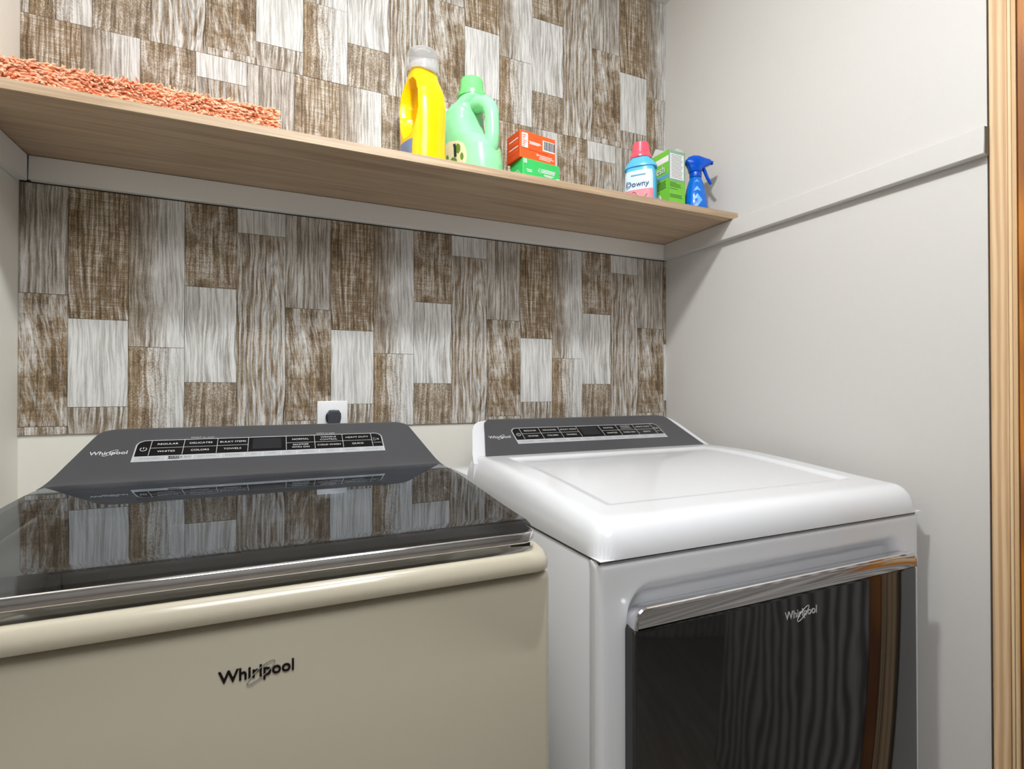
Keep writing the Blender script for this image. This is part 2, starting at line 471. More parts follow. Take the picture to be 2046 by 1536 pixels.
# ------------------------------------------------------------------ reclaimed boards on the back wall
# one printed sheet = five board columns; heights are measured from the sheet's lower edge
SHW, SHH, CW = 0.5207, 0.515, 0.10414
def st(white, side=0, blotch=.3, saw=0, scratch=0, angle=0, ring=0, rx=0.05, rz=0.1, speck=.15, warm=1, line=.6, seed=0, streak=.4):
    return dict(wear_white=white, wear_side=side, wear_blotch=blotch, wear_saw=saw, wear_scratch=scratch, wear_angle=angle,
                wear_ring=ring, ring_x=rx, ring_z=rz, wear_speck=speck, wear_warm=warm, wear_line=line, wear_seed=seed, wear_streak=streak)
SHEET = [  # column, bottom, top, wear
    (0, 0.0, 0.017, st(.45, speck=.5, streak=.6, seed=1.3)),
    (0, 0.017, 0.290, st(.36, blotch=.75, saw=.12, scratch=.55, angle=.22, seed=2.1, streak=.15, speck=.15)),
    (0, 0.290, 0.515, st(.42, blotch=.12, streak=.55, warm=.35, seed=3.7, line=.8)),
    (1, 0.0, 0.056, st(.40, blotch=.3, streak=1.0, warm=.6, seed=4.4, speck=.2)),
    (1, 0.056, 0.242, st(.98, blotch=.12, ring=.28, rx=.03, rz=.12, speck=.45, streak=.15, seed=5.2, line=.45, warm=.2)),
    (1, 0.242, 0.515, st(.20, blotch=.55, saw=.5, streak=.6, scratch=.2, angle=-.5, seed=6.6, speck=.1)),
    (2, 0.0, 0.186, st(.56, side=1.15, blotch=.35, speck=.65, streak=.35, seed=7.9, line=.8)),
    (2, 0.186, 0.515, st(.62, side=.95, blotch=.35, ring=.4, rx=.135, rz=.40, speck=.25, streak=.3, seed=8.3, line=.8, warm=.6)),
    (3, 0.0, 0.109, st(.26, blotch=.35, speck=.85, ring=.15, streak=.3, seed=9.1, warm=.75)),
    (3, 0.109, 0.326, st(.80, side=-.1, blotch=.15, streak=.45, seed=10.8, line=.85, warm=.15)),
    (3, 0.326, 0.515, st(.24, blotch=.6, speck=.5, saw=.2, streak=.3, seed=11.5, warm=.9)),
    (4, 0.0, 0.459, st(.50, side=.12, blotch=.2, ring=.95, rx=.078, rz=.20, streak=.45, seed=12.2, warm=.9, line=.7)),
    (4, 0.459, 0.515, st(.86, blotch=.2, streak=.25, seed=13.6, line=.6, warm=.2)),
]
backing = MB()
for z0, z1 in ((1.125, CLEAT_B), (CLEAT_B, ZCEIL)):
    backing.box((XL, -0.0012, z0 + .0005), (XR, 0.0, z1), 'backing')
backing.build('board_backing', wall_back)
mesh_cache = {}
def lay_sheet(zb, x0, zlo, zhi):
    k = math.floor((XL - x0) / SHW)
    while x0 + k * SHW < XR:
        for (c, b, t, wear) in SHEET:
            ax = x0 + k * SHW + c * CW; az = zb + b
            l, r = max(ax, XL + .0002), min(ax + CW, XR - .0002)
            lo, hi = max(az, zlo), min(zb + t, zhi)
            if r - l < 0.004 or hi - lo < 0.004: continue
            th = 0.0032 + 0.0010 * random.random()
            key = (round(l - ax, 4), round(r - ax, 4), round(lo - az, 4), round(hi - az, 4), round(th, 3))
            if key not in mesh_cache:
                e = 0.00045
                mb = MB().box((l - ax + e, -th, lo - az + e), (r - ax - e, 0, hi - az - e), 'board')
                o = mb.build('board', wall_back); mesh_cache[key] = o.data
            else:
                o = bpy.data.objects.new('board', mesh_cache[key]); COL.objects.link(o); o.parent = wall_back
            o.location = (ax, -0.0012, az)
            for kk, vv in wear.items(): o[kk] = float(vv)
        k += 1
lay_sheet(1.125, 0.0185, 1.125, CLEAT_B - .001)
lay_sheet(1.986 - SHH, -0.0666, CLEAT_B + .004, 1.986)
lay_sheet(1.986, -0.152, 1.986, ZCEIL - .001)

# ------------------------------------------------------------------ cleats, door frame
struct(MB().box((XL + .019, -.0205, CLEAT_B), (XR - .020, -.0045, SHELF_B - .0005), 'trim', .0015, 1).build('trim_1'), 'white painted cleat board under the back of the shelf')
struct(MB().box((XL, -.62, CLEAT_B - .004), (XL + .0185, -.0205, SHELF_B - .0005), 'trim', .0015, 1).build('trim_2'), 'white painted cleat under the left end of the shelf')
t3 = struct(MB().box((XR - .020, -.8715, CLEAT_B), (XR, -.0045, SHELF_B - .0005), 'wall', .0015, 1).build('trim_3'), 'long painted cleat running along the right wall to the pine jamb')
MB().box((XR - .0195, -.8722, CLEAT_B + .0005), (XR - .0005, -.8716, SHELF_B - .001), 'raw_end').build('sawn_end', t3)['label'] = 'bare grey sawn end'
JX = XR - .007
struct(MB().box((JX, -.8985, 0), (XR + .1, -.8725, ZCEIL), 'pine', .0012, 1).build('trim_4'), 'bare pine door jamb at the end of the right wall')
struct(MB().box((JX - .001, -.9040, 0), (XR + .1, -.8992, ZCEIL), 'pine2', .0008, 1).build('trim_5'), 'narrow bare pine strip beside the jamb')
struct(MB().box((JX - .0015, -.9110, 0), (XR + .1, -.9047, ZCEIL), 'pine2', .0008, 1).build('trim_6'), 'second narrow bare pine strip beside the amber casing')
struct(MB().box((JX - .002, -.945, 0), (XR + .1, -.9125, ZCEIL), 'amber', .002, 1).build('trim_7'), 'amber stained door casing at the right edge')
d1 = struct(MB().box((JX - .001, -1.78, .01), (JX + .034, -.947, 2.2), 'grey_wood', .002, 1).build('door_1'), 'unseen open door at the right, greyed for its reflection in the dryer')  # out of view; coloured grey so the dryer's glass and chrome reflect grey
MB().box((JX - .012, -1.62, .98), (JX - .002, -1.58, 1.10), 'chrome', .004).build('door_handle', d1)

# ------------------------------------------------------------------ closet lamp and added fill panel
lamp = thing('ceiling_lamp', 'white semi-flush dome lamp on a short stem in front of the shelf', 'lamp', (0.25, -0.86, ZCEIL))
LD, LR = -.17, .052          # drop of the dome's rim below the ceiling, radius of the dome
def ring_z(r, z): return [(r * math.cos(2 * PI * j / 48), r * math.sin(2 * PI * j / 48), z) for j in range(48)]
MB().loft([ring_z(.06, 0), ring_z(.06, -.012), ring_z(.045, -.02), ring_z(.012, -.022), ring_z(.012, LD + .03), ring_z(LR + .010, LD + .006), ring_z(LR + .010, LD - .004), ring_z(LR + .001, LD - .004), ring_z(LR + .001, LD + .002), ring_z(.005, LD + .003)], 'trim', True, True).build('lamp_holder', lamp)
MB().loft([ring_z(max(.0006, LR * math.cos(a * PI / 24)), LD - .001 - LR * math.sin(a * PI / 24)) for a in range(13)], 'globe').build('glass_dome', lamp)
rl = thing('added_fill_panel', 'added square fill-light panel, unseen behind the camera', 'lamp', (0.05, -1.85, ZCEIL))  # added glowing panel, brightens the closet from behind the camera
MB().box((-.45, -.45, -.03), (.45, .45, 0), 'trim', .004, 1).build('frame', rl)
MB().box((-.42, -.42, -.034), (.42, .42, -.0302), 'fill_panel').build('diffuser', rl)

# ------------------------------------------------------------------ shelf
sh = MB().box((XL + .0005, SHELF_Y, SHELF_B), (XR - .0005, -.0055, SHELF_T), 'shelf', .0008, 1).build('wall_shelf')
tag(sh, 'long grey-brown oak laminate shelf spanning the back wall', 'shelf')

# ------------------------------------------------------------------ consoles shared by washer and dryer
FY0, FZ0, FY1, FZ1 = -.235, 1.070, -.135, 1.134
FL = math.hypot(FY1 - FY0, FZ1 - FZ0)
SV = Vector((0, (FY1 - FY0) / FL, (FZ1 - FZ0) / FL)); NV = Vector((0, -SV.z, SV.y))
def face_mat(cx, u, s, h=0.0):
    """frame lying on the sloping console face: local x = across, y = up the slope, z = out"""
    o = Vector((cx + u, FY0, FZ0)) + SV * s + NV * h
    return Matrix(((1, SV.x, NV.x, o.x), (0, SV.y, NV.y, o.y), (0, SV.z, NV.z, o.z), (0, 0, 0, 1)))
def console_profile():
    pr = [(-.276, 1.0535, .346), (-.262, 1.0575, .342), (-.249, 1.0630, .338)]
    for s in (0.0, .03, .06, .09, .105):
        p = Vector((0, FY0, FZ0)) + SV * s
        pr.append((p.y, p.z, .334 - .30 * s))
    for s, w in ((.113, .2995), (.119, .2960), (.124, .2905), (.128, .282), (.130, .272)):
        p = Vector((0, FY0, FZ0)) + SV * s
        pr.append((p.y, p.z, w))
    return pr
def console_shell(cx, mat, grow=0.0, back=0.0, drop=0.0):
    """tapered wedge: sloping face with rounded upper corners, flat back"""
    pr = console_profile()
    mb = MB(); rings = []
    base = 1.002
    for (y, z, w) in pr:
        w = w + grow * (1.0 if z < 1.12 else max(0.4, 1 - (z - 1.12) / .05)); zz = z - drop; yy = y + back
        row = []
        n = 14
        for i in range(n + 1):
            x = -w + 2 * w * i / n
            row.append((cx + x, yy, zz))
        rings.append([(cx - w, yy + .002, base)] + row + [(cx + w, yy + .002, base)])
    y, z, w = pr[-1]
    for (yb, dz) in ((-.112, .0), (-.098, -.004), (-.092, -.012)):
        rings.append([(cx - w - grow * .3, yb, base)] + [(cx - w + 2 * w * i / 14, yb, z - drop + dz) for i in range(15)] + [(cx + w + grow * .3, yb, base)])
    mb.loft(rings, mat, True, True, True)
    return mb
def logo(mb, X, width, mat, ringmat, ext, bold=0.0):
    size = width / 4.05
    mb.text('Whirlpool', size, mat, X, 'CENTER', ext, bold=bold, sx=1.0)
    a = math.radians(38); pts = []
    for i in range(36):
        t = 2 * PI * i / 36
        x, y = width * .235 * math.cos(t), width * .062 * math.sin(t)
        pts.append(X @ Vector((width * .045 + x * math.cos(a) - y * math.sin(a), -size * .05 + x * math.sin(a) + y * math.cos(a), ext + width * .006)))
    mb.tube(pts, width * .0075, ringmat, 6, True)
    return mb
def controls(con, cx, kind):
    F = lambda u, s, h=0.0: face_mat(cx, u, s, h)
    def plate(poly, h0, h1, mat, name):
        mb = MB(); X = F(0, 0)
        mb.loft([[(p[0], p[1], h0) for p in poly], [(p[0], p[1], h1) for p in poly]], mat, True, True, True, X, False)
        return mb.build(name, con)
    def round_top(u0, u1, s0, s1, r):
        out = [(u0, s0), (u1, s0)]
        for i in range(7):
            a = PI / 2 * i / 6; out.append((u1 - r + r * math.cos(a), s1 - r + r * math.sin(a)))
        for i in range(7):
            a = PI / 2 + PI / 2 * i / 6; out.append((u0 + r + r * math.cos(a), s1 - r + r * math.sin(a)))
        return out
    plate(round_top(-.2315, .2315, .0265, .0905, .016), -.001, .0006, 'silver', 'panel_frame')
    plate(round_top(-.2290, .2290, .0420, .0880, .0138), .0003, .0011, 'black', 'control_glass')
    g = .0010
    cols_l = [-.207, -.1525, -.095, -.0395]; cols_r = [.032, .088, .1455, .2075]
    lab_l = [('REGULAR', 'WHITES'), ('DELICATES', 'COLORS'), ('BULKY ITEMS', 'TOWELS')]
    lab_r = [('NORMAL', 'SANITIZE\nWITH OXI'), ('WRINKLE\nCONTROL', 'COLD WASH'), ('HEAVY DUTY', 'QUICK')] if kind == 'wash' else [('NORMAL', 'SANITIZE'), ('WRINKLE\nCONTROL', 'TIMED DRY'), ('HEAVY DUTY', 'QUICK')]
    for cols, labs in ((cols_l, lab_l), (cols_r, lab_r)):
        for i, (top, bot) in enumerate(labs):
            u0, u1 = cols[i] + g / 2, cols[i + 1] - g / 2
            for s0, s1, tx in ((.0655, .0868, top), (.0435, .0640, bot)):
                mb = MB(); X = F(0, 0)
                mb.box((u0, s0, .0009), (u1, s1, .0014), 'black', X=X)
                two = '\n' in tx
                for li, ln in enumerate(tx.split('\n')):
                    dy = (.0042 - .0084 * li) if two else 0
                    mb.text(ln, .0072 if not two else .0066, 'print', F((u0 + u1) / 2, (s0 + s1) / 2 + dy, .00152), sx=1.12)
                mb.build('button', con)
    ln = MB(); X = F(0, 0)
    for u in cols_l + cols_r: ln.box((u - .0005, .0430, .0009), (u + .0005, .0874, .00155), 'silver', X=X)
    for a, b in ((cols_l[0], cols_l[3]), (cols_r[0], cols_r[3])): ln.box((a, .0643, .0009), (b, .0652, .00155), 'silver', X=X)
    for a, b, t, c in ((cols_l[0] + .004, cols_l[3], 'WHAT to wash' if kind == 'wash' else 'WHAT to dry', -.123), (cols_r[0], cols_r[3] - .012, 'HOW to wash' if kind == 'wash' else 'HOW to dry', .112)):
        ln.box((a, .0948, 0), (c - .0215, .0953, .0004), 'grey_print', X=X); ln.box((c + .0215, .0948, 0), (b, .0953, .0004), 'grey_print', X=X)
        ln.text(t, .0055, 'print', F(c, .0951, .0005), sx=1.15)
    ln.build('divider_lines', con)
    mb = MB(); mb.box((-.0365, .0435, .0009), (.0295, .0868, .0013), 'black', X=X); mb.box((-.031, .0490, .0012), (.0225, .0835, .0017), 'display', X=X)
    mb.build('display', con)
    # power and start keys
    mb = MB(); mb.box((-.2275, .0435, .0009), (-.2080, .072, .0014), 'black', X=X)
    pw = [F(-.2175, .062, .0016) @ Vector((.0052 * math.cos(a), .0052 * math.sin(a), 0)) for a in [math.radians(125 + 290 * i / 20) for i in range(21)]]
    mb.tube(pw, .00055, 'print', 5); mb.box((-.2180, .0625, .0013), (-.2170, .0680, .0019), 'print', X=X)
    mb.build('power_key', con)
    mb = MB(); mb.box((.2085, .0435, .0009), (.2275, .072, .0014), 'black', X=X)
    tri = [F(.2155, .0665, .0016) @ Vector(p) for p in ((-.0040, -.0055, 0), (-.0040, .0055, 0), (.0032, 0, 0))]
    mb.tube([tri[0], tri[1], tri[2]], .0005, 'print', 5, True)
    mb.box((.2200, .0640, .0013), (.2208, .0690, .0018), 'print', X=X); mb.box((.2220, .0640, .0013), (.2228, .0690, .0018), 'print', X=X)
    mb.text('START/PAUSE', .0030, 'print', F(.2180, .0545, .0016)); mb.build('start_key', con)
    # option strip
    opts = ['Remote Enable', 'LOAD & GO', 'Fabric Softener', 'Deep Water', 'Spin', 'Temp', 'Soil', 'Delay Start', 'Presoak', 'Extra Rinse', 'Drain & Spin'] if kind == 'wash' else \
           ['Remote Enable', 'Damp Alert', 'Wrinkle Shield', 'Static Reduce', 'Temp', 'Dryness', 'Time\nAdjust', 'Delay Start', 'Cool Down', 'Steam', 'Control Lock']
    us = [-.229, -.178, -.134, -.086, -.045, -.012, .022, .052, .096, .139, .181, .229]
    for i, tx in enumerate(opts):
        mb = MB(); mb.box((us[i] + .0012, .0288, .0005), (us[i + 1] - .0012, .0402, .0010), 'silver_lt', X=X)
        c = (us[i] + us[i + 1]) / 2
        if tx == 'LOAD & GO':
            mb.box((us[i] + .004, .0308, .0009), (us[i] + .0225, .0384, .0013), 'black', X=X)
            mb.text('LOAD', .0062, 'print', F(us[i] + .0132, .0346, .0014), sx=1.2); mb.text('& GO', .0062, 'ink', F(us[i] + .0320, .0346, .0012), sx=1.2)
        else:
            mb.text(tx.replace('\n', ' '), .0052, 'grey_print', F(c, .0345, .0012))
        mb.build('option_key', con)
    if kind == 'wash':
        MB().text('Press and hold', .0030, 'grey_print', F(.1585, .0215, .0004)).build('key_note', con)
    mb = logo(MB(), F(-.2700, .0560, .0003), .0565, 'print', 'print', .0004)
    mb.build('brand_logo', con)

# ------------------------------------------------------------------ washing machine
WC = -.0135
washer = thing('washing_machine', 'off-white top-loading washing machine with smoked glass lid', 'washing machine', (WC, -.42, 0))
cab = MB().box((WC - .3495, -.7600, .025), (WC + .3495, -.085, .9775), 'w_white', .011, 3).build('cabinet', washer)
for sx in (-.29, .29):
    for y in (-.69, -.15):
        MB().loft([[(WC + sx + r * math.cos(2 * PI * j / 16), y + r * math.sin(2 * PI * j / 16), z) for j in range(16)] for r, z in ((.022, 0), (.024, .008), (.012, .010), (.012, .03))], 'rubber').build('foot', washer)
mb = MB(); rings = []
cyd = -.4255
def dring(ix, iy0, iy1, z, r):
    """ring of the deck: inset at the sides, the front and the back"""
    hx = .3515 - ix; y0 = -.7715 + iy0; y1 = -.087 - iy1
    return [(WC + p[0], (y0 + y1) / 2 + p[1], z) for p in rrect(hx, (y1 - y0) / 2, r, 12)]
def cring(rad, z):
    out = []
    for p in rrect(.31, .30, .05, 12):
        a = math.atan2(p[1], p[0]); out.append((WC + rad * math.cos(a), -.50 + rad * math.sin(a) * .9, z))
    return out
rings = [dring(.004, .009, 0, .9795, .03), dring(0, .002, 0, .9815, .032), dring(0, 0, 0, .986, .034), dring(.001, .001, 0, .9945, .035), dring(.0045, .0045, .003, 1.0020, .037),
         dring(.0085, .0085, .008, 1.0058, .040), dring(.013, .013, .012, 1.0062, .043), dring(.018, .018, .018, 1.0030, .046), dring(.024, .024, .024, .9970, .05), dring(.040, .046, .04, .9945, .055), cring(.245, .9935), cring(.237, .9880), cring(.232, .955)]
mb.loft(rings, 'w_white', True, False); mb.build('top_deck', washer)
tb = MB(); tr = []
for rad, z in ((.258, .972), (.255, .968), (.250, .93), (.248, .70), (.22, .66), (.06, .655), (.055, .80), (.02, .86)):
    tr.append([(WC + rad * math.cos(2 * PI * j / 48), -.50 + rad * math.sin(2 * PI * j / 48) * .9, z) for j in range(48)])
tb.loft(tr, 'steel', False, True); tb.build('drum', washer)
# smoked glass lid: slightly domed sheet with a bevelled front band
def lid_half(y):
    base = .3390 - .010 * sstep(-.30, -.76, y)
    # rounded corners
    rf = .022
    if y < -.757 + rf: base -= rf - math.sqrt(max(0, rf * rf - (rf - (y + .757)) ** 2))
    rb = .05
    if y > -.262 - rb: base -= .35 * (rb - math.sqrt(max(0, rb * rb - (rb - (-.262 - y)) ** 2)))
    return base
def lid_z(y):
    z = 1.0565 - .0182 * sstep(-.28, -.80, y)
    if y < -.722: z -= (-.722 - y) * .20
    return z
ys = [-.757, -.7565, -.755, -.752, -.748, -.742, -.735, -.728, -.7221, -.7219, -.70, -.64, -.56, -.48, -.40, -.34, -.31, -.29, -.278, -.270, -.265, -.262]
top = []; bot = []; NL = 24
for y in ys:
    h = lid_half(y)
    top.append([(WC + h * (2 * i / NL - 1), y, lid_z(y)) for i in range(NL + 1)])
    bot.append([(p[0], p[1], p[2] - .006) for p in top[-1]])
lid = MB()
lid.loft([a + b[::-1] for a, b in zip(top, bot)], 'glass', True, True)
lid_o = lid.build('lid', washer, 30)
# dark frame under the glass
rail = MB()
for sgn in (-1, 1):
    rr_ = []
    for y in ys[4:-2]:
        h = lid_half(y); xo = WC + sgn * (h - .0015); xi = WC + sgn * (h - .030); z = lid_z(y)
        rr_.append([(xo, y, z - .0065), (xi, y, z - .0065), (xi, y, z - .022), (xo, y, z - .024)])
    rail.loft(rr_, 'dark_pl', True, True, True, None, False)
rail.box((WC - .30, -.300, 1.030), (WC + .30, -.268, 1.0485), 'dark_pl')
rail.box((WC - .318, -.742, 1.0165), (WC + .318, -.716, 1.0235), 'dark_pl')
rail.build('lid_frame', lid_o)
# chrome front strip wrapping the lid's front corners
cp = []
for y in (-.700, -.735, -.745, -.750, -.7535, -.7555, -.7568):
    cp.append((WC - lid_half(y) - .0008, y - .0012, 0))
for i in range(1, 12): cp.append((WC + lid_half(-.7568) * (2 * i / 12 - 1), -.7585, 0))
for y in (-.7568, -.7555, -.7535, -.750, -.745, -.735, -.700):
    cp.append((WC + lid_half(y) + .0008, y - .0012, 0))
ch = MB(); rings = []
ztop = lid_z(-.757) - .0005
for p in cp:
    v = Vector((p[0] - WC, p[1] + .60, 0)); v = Vector((v.x * .12, v.y, 0)).normalized() if abs(v.x) < .30 else Vector((math.copysign(.75, v.x), -.65, 0))
    q = Vector(p); rings.append([tuple(q + v * a + Vector((0, 0, b))) for a, b in ((-.004, ztop), (.0, ztop), (.0016, ztop - .002), (.0014, ztop - .012), (-.0005, ztop - .0145), (-.006, ztop - .0145))])
ch.loft(rings, 'chrome', True, True); ch.build('chrome_strip', lid_o, 60)
wcon = console_shell(WC, 'slate').build('console', washer, 35)
controls(wcon, WC, 'wash')
lg = MB(); XW = Matrix(((1, 0, 0, -.0175), (0, 0, -1, -.7605), (0, 1, 0, .9205), (0, 0, 0, 1)))
logo(lg, XW, .0700, 'badge', 'chrome', .0012, .018); lg.build('brand_badge', washer)['label'] = 'raised dark lettering badge with a chrome ring'
world_parts(washer)

# ------------------------------------------------------------------ tumble dryer
DC = .772; HW = .369
dryer = thing('tumble_dryer', 'white front-loading dryer with black glass door beside the right wall', 'dryer', (DC, -.42, 0))
MB().box((DC - HW, -.748, .025), (DC + HW, -.085, .979), 'd_white', .006, 2).build('cabinet', dryer)
for sx in (-.31, .31):
    for y in (-.69, -.15):
        MB().loft([[(DC + sx + r * math.cos(2 * PI * j / 16), y + r * math.sin(2 * PI * j / 16), z) for j in range(16)] for r, z in ((.022, 0), (.024, .008), (.012, .010), (.012, .03))], 'rubber').build('foot', dryer)
MB().box((DC - HW + .004, -.766, .970), (DC + HW - .004, -.09, .9828), 'dark_pl').build('seam_light_block', dryer)  # added dark box: stops light through the slit and darkens the seam line
# front panel with a shallow basin around the door
def front_y(x, z):
    """depth of the front panel: basin behind the door with soft edges"""
    r = .045
    dx = max(0, abs(x) - (.322 - r)); dz = max(0, z - (.942 - r))
    d = math.hypot(dx, dz) - r
    ins = 1 - sstep(-.022, .004, d)
    return -.7715 + .020 * ins
xs = sorted(set([round(v, 4) for v in [-.369, -.3685, -.367, -.364, -.36, -.35] + [-.345 + .006 * i for i in range(14)] + [-.25 + .05 * i for i in range(11)] + [.345 - .006 * i for i in range(14)] + [.35, .36, .364, .367, .3685, .369]]))
zs = [.03, .2, .4, .6, .75, .82, .85, .87, .88] + [.886 + .004 * i for i in range(19)] + [.965, .970, .974, .977, .9788, .9795]
mb = MB(); V = []; Fc = []
for z in zs:
    for x in xs:
        y = front_y(x, z)
        e = max(0, (abs(x) - .361) / .008); y += .010 * e * e
        e = max(0, (z - .9715) / .008); y += .010 * e * e
        V.append((DC + x, y, z))
n = len(xs)
for i in range(len(zs) - 1):
    for j in range(n - 1): Fc.append([i * n + j, i * n + j + 1, (i + 1) * n + j + 1, (i + 1) * n + j])
k = len(V)
edge = [(i * n) for i in range(len(zs))] + [(len(zs) - 1) * n + j for j in range(1, n)] + [i * n + n - 1 for i in range(len(zs) - 2, -1, -1)] + [j for j in range(n - 2, 0, -1)]
for e in edge: V.append((V[e][0], -.7495, V[e][2]))
m_ = len(edge)
for i in range(m_): Fc.append([edge[i], edge[(i + 1) % m_], k + (i + 1) % m_, k + i])
Fc.append([k + i for i in range(m_)])
mb.add(V, Fc, 'd_white', None, True); mb.build('front_panel', dryer, 50)
# top with rounded edges and a shallow tray
def top_z(x, y):
    zb = 1.063 - .034 * sstep(-.33, -.86, y)
    ds = HW - abs(x); df = y + .7755
    hz = zb - .9835
    drop = 0.0
    ts = max(0, 1 - ds / .034)
    tf = max(0, 1 - df / .040)
    t = min(1.0, (ts ** 2.4 + tf ** 2.4) ** (1 / 2.4))
    drop = hz * (1 - max(0, 1 - t ** 2.6) ** (1 / 2.0))
    d = min(ds - .070, df - .085)
    d = min(d, -.285 - y)
    tray = .0055 * sstep(0, .020, d)
    return zb - drop - tray
xs = [-.369, -.3688, -.368, -.3665, -.364, -.361, -.357, -.352, -.346, -.340, -.332, -.32, -.305, -.30, -.295, -.29, -.285, -.28, -.275, -.26] + [-.22 + .04 * i for i in range(6)]
xs = xs + [-x for x in reversed(xs) if x < -.01]
xs = sorted(set(xs))
ys2 = [-.7755, -.7753, -.7745, -.773, -.7705, -.767, -.763, -.758, -.752, -.745, -.737, -.728, -.715, -.70, -.694, -.690, -.685, -.680, -.675, -.670, -.665, -.64, -.60, -.55, -.5, -.45, -.4, -.36, -.33, -.315, -.31, -.305, -.30, -.295, -.29, -.285, -.28, -.27, -.25, -.22]
mb = MB(); V = []; Fc = []
for y in ys2:
    for x in xs: V.append((DC + x, y, top_z(x, y)))
n = len(xs); R = len(ys2)
for i in range(R - 1):
    for j in range(n - 1): Fc.append([i * n + j, i * n + j + 1, (i + 1) * n + j + 1, (i + 1) * n + j])
edge = [j for j in range(n)] + [i * n + n - 1 for i in range(1, R)] + [(R - 1) * n + j for j in range(n - 2, -1, -1)] + [i * n for i in range(R - 2, 0, -1)]
k = len(V); m_ = len(edge)
for e in edge: V.append((V[e][0], V[e][1], .9825))
for i in range(m_): Fc.append([edge[i], edge[(i + 1) % m_], k + (i + 1) % m_, k + i])
Fc.append([k + i for i in range(m_)])
mb.add(V, Fc, 'd_white', None, True); mb.build('top_panel', dryer, 60)
MB().box((DC - HW + .001, -.2195, .9825), (DC + HW - .001, -.086, 1.020), 'd_white', .004).build('rear_deck', dryer)
hs = console_shell(DC, 'd_white', .021, .010, .003).build('console_housing', dryer, 35)
dcon = console_shell(DC, 'slate', -.007, -.001, 0).build('console', dryer, 35)
controls(dcon, DC, 'dry')
# door: black glass slab, chrome pull along its top edge
DX0, DX1, DY = .447, 1.094, -.792
dcx, dhw = (DX0 + DX1) / 2, (DX1 - DX0) / 2
def door_ring(ins, y, z0=.16, z1=.9155, r=.028):
    hz = (z1 - z0) / 2 - ins
    return [(dcx + p[0], y, (z0 + z1) / 2 + p[1]) for p in rrect(dhw - ins, hz, max(.004, r - ins), 8)]
dz1 = .889
mb = MB().loft([door_ring(.006, -.7525, z1=dz1, r=.008), door_ring(.0, -.760, z1=dz1, r=.008), door_ring(0, DY + .004, z1=dz1, r=.008), door_ring(.0015, DY + .001, z1=dz1, r=.008), door_ring(.004, DY, z1=dz1, r=.008)], 'door_glass', True, True)
door = mb.build('door', dryer, 30)
# chrome pull: outline with rounded upper corners, hollowed back
def pull_outline(ins):
    x0, x1, z0, z1, r = DX0 + ins, DX1 - ins, .8892, .9175 - ins, .020
    o = [(x0, z0)]
    for i in range(9):
        a = PI - PI / 2 * i / 8; o.append((x0 + r + r * math.cos(a), z1 - r + r * math.sin(a)))
    for i in range(9):
        a = PI / 2 - PI / 2 * i / 8; o.append((x1 - r + r * math.cos(a), z1 - r + r * math.sin(a)))
    o.append((x1, z0)); return o
po = lambda ins, y: [(p[0], y, p[1]) for p in pull_outline(ins)]
mb = MB().loft([po(.007, -.7630), po(.004, -.768), po(.001, -.785), po(.0, DY - .0002), po(.0012, DY - .0022), po(.004, DY - .0030), po(.0055, DY - .0020)], 'chrome', True, True)
mb.build('door_pull', door, 35)
lg = MB(); XD = Matrix(((1, 0, 0, .778), (0, 0, -1, DY - .0006), (0, 1, 0, .856), (0, 0, 0, 1)))
logo(lg, XD, .0735, 'silver', 'silver', .0005); lg.build('brand_logo', door)
MB().box((DX0 - .0035, -.7555, .866), (DX0 - .0005, -.7515, .899), 'd_white', .001, 1).build('hinge_cover', door)
world_parts(dryer)

# ------------------------------------------------------------------ outlet and plug
outl = thing('wall_outlet', 'white wall outlet plate on the boards behind the washing machine', 'outlet', (.127, -.005, 1.130))
MB().box((.0905, -.0105, 1.072), (.1625, -.0050, 1.1895), 'plate', .0025, 2).build('cover_plate', outl)
MB().loft([[(.127 + .0215 * math.cos(2 * PI * j / 32), y, 1.150 + .0215 * math.sin(2 * PI * j / 32)) for j in range(32)] for y in (-.0100, -.0116)], 'plate').build('receptacle', outl)
world_parts(outl)
pg = thing('power_plug', 'dark grey power plug pushed into the white outlet', 'plug', (.128, -.012, 1.150))
def pl(w0, w1, y, zt, zb, ch=.005):
    return [(.129 - w1, y, zb), (.129 + w1, y, zb), (.129 + w0, y, zt - ch * 1.6), (.129 + w0 - ch, y, zt), (.129 - w0 + ch, y, zt), (.129 - w0, y, zt - ch * 1.6)]
MB().loft([[(.128 + .0185 * math.cos(2 * PI * j / 24), y, 1.149 + .0185 * math.sin(2 * PI * j / 24)) for j in range(24)] for y in (-.0118, -.0150)], 'plug').build('plug_base', pg)
MB().loft([pl(.0160, .0100, -.0150, 1.1670, 1.112), pl(.0158, .0100, -.030, 1.1665, 1.112), pl(.0125, .0080, -.0345, 1.163, 1.114)], 'plug', True, True, True, None, False).build('plug_body', pg)
MB().tube([(.129, -.024, 1.114), (.129, -.025, 1.09), (.126, -.028, 1.04), (.12, -.03, .9), (.118, -.03, .6), (.12, -.035, .1), (.13, -.04, .012)], .0055, 'plug', 10).build('cord', pg)
world_parts(pg)
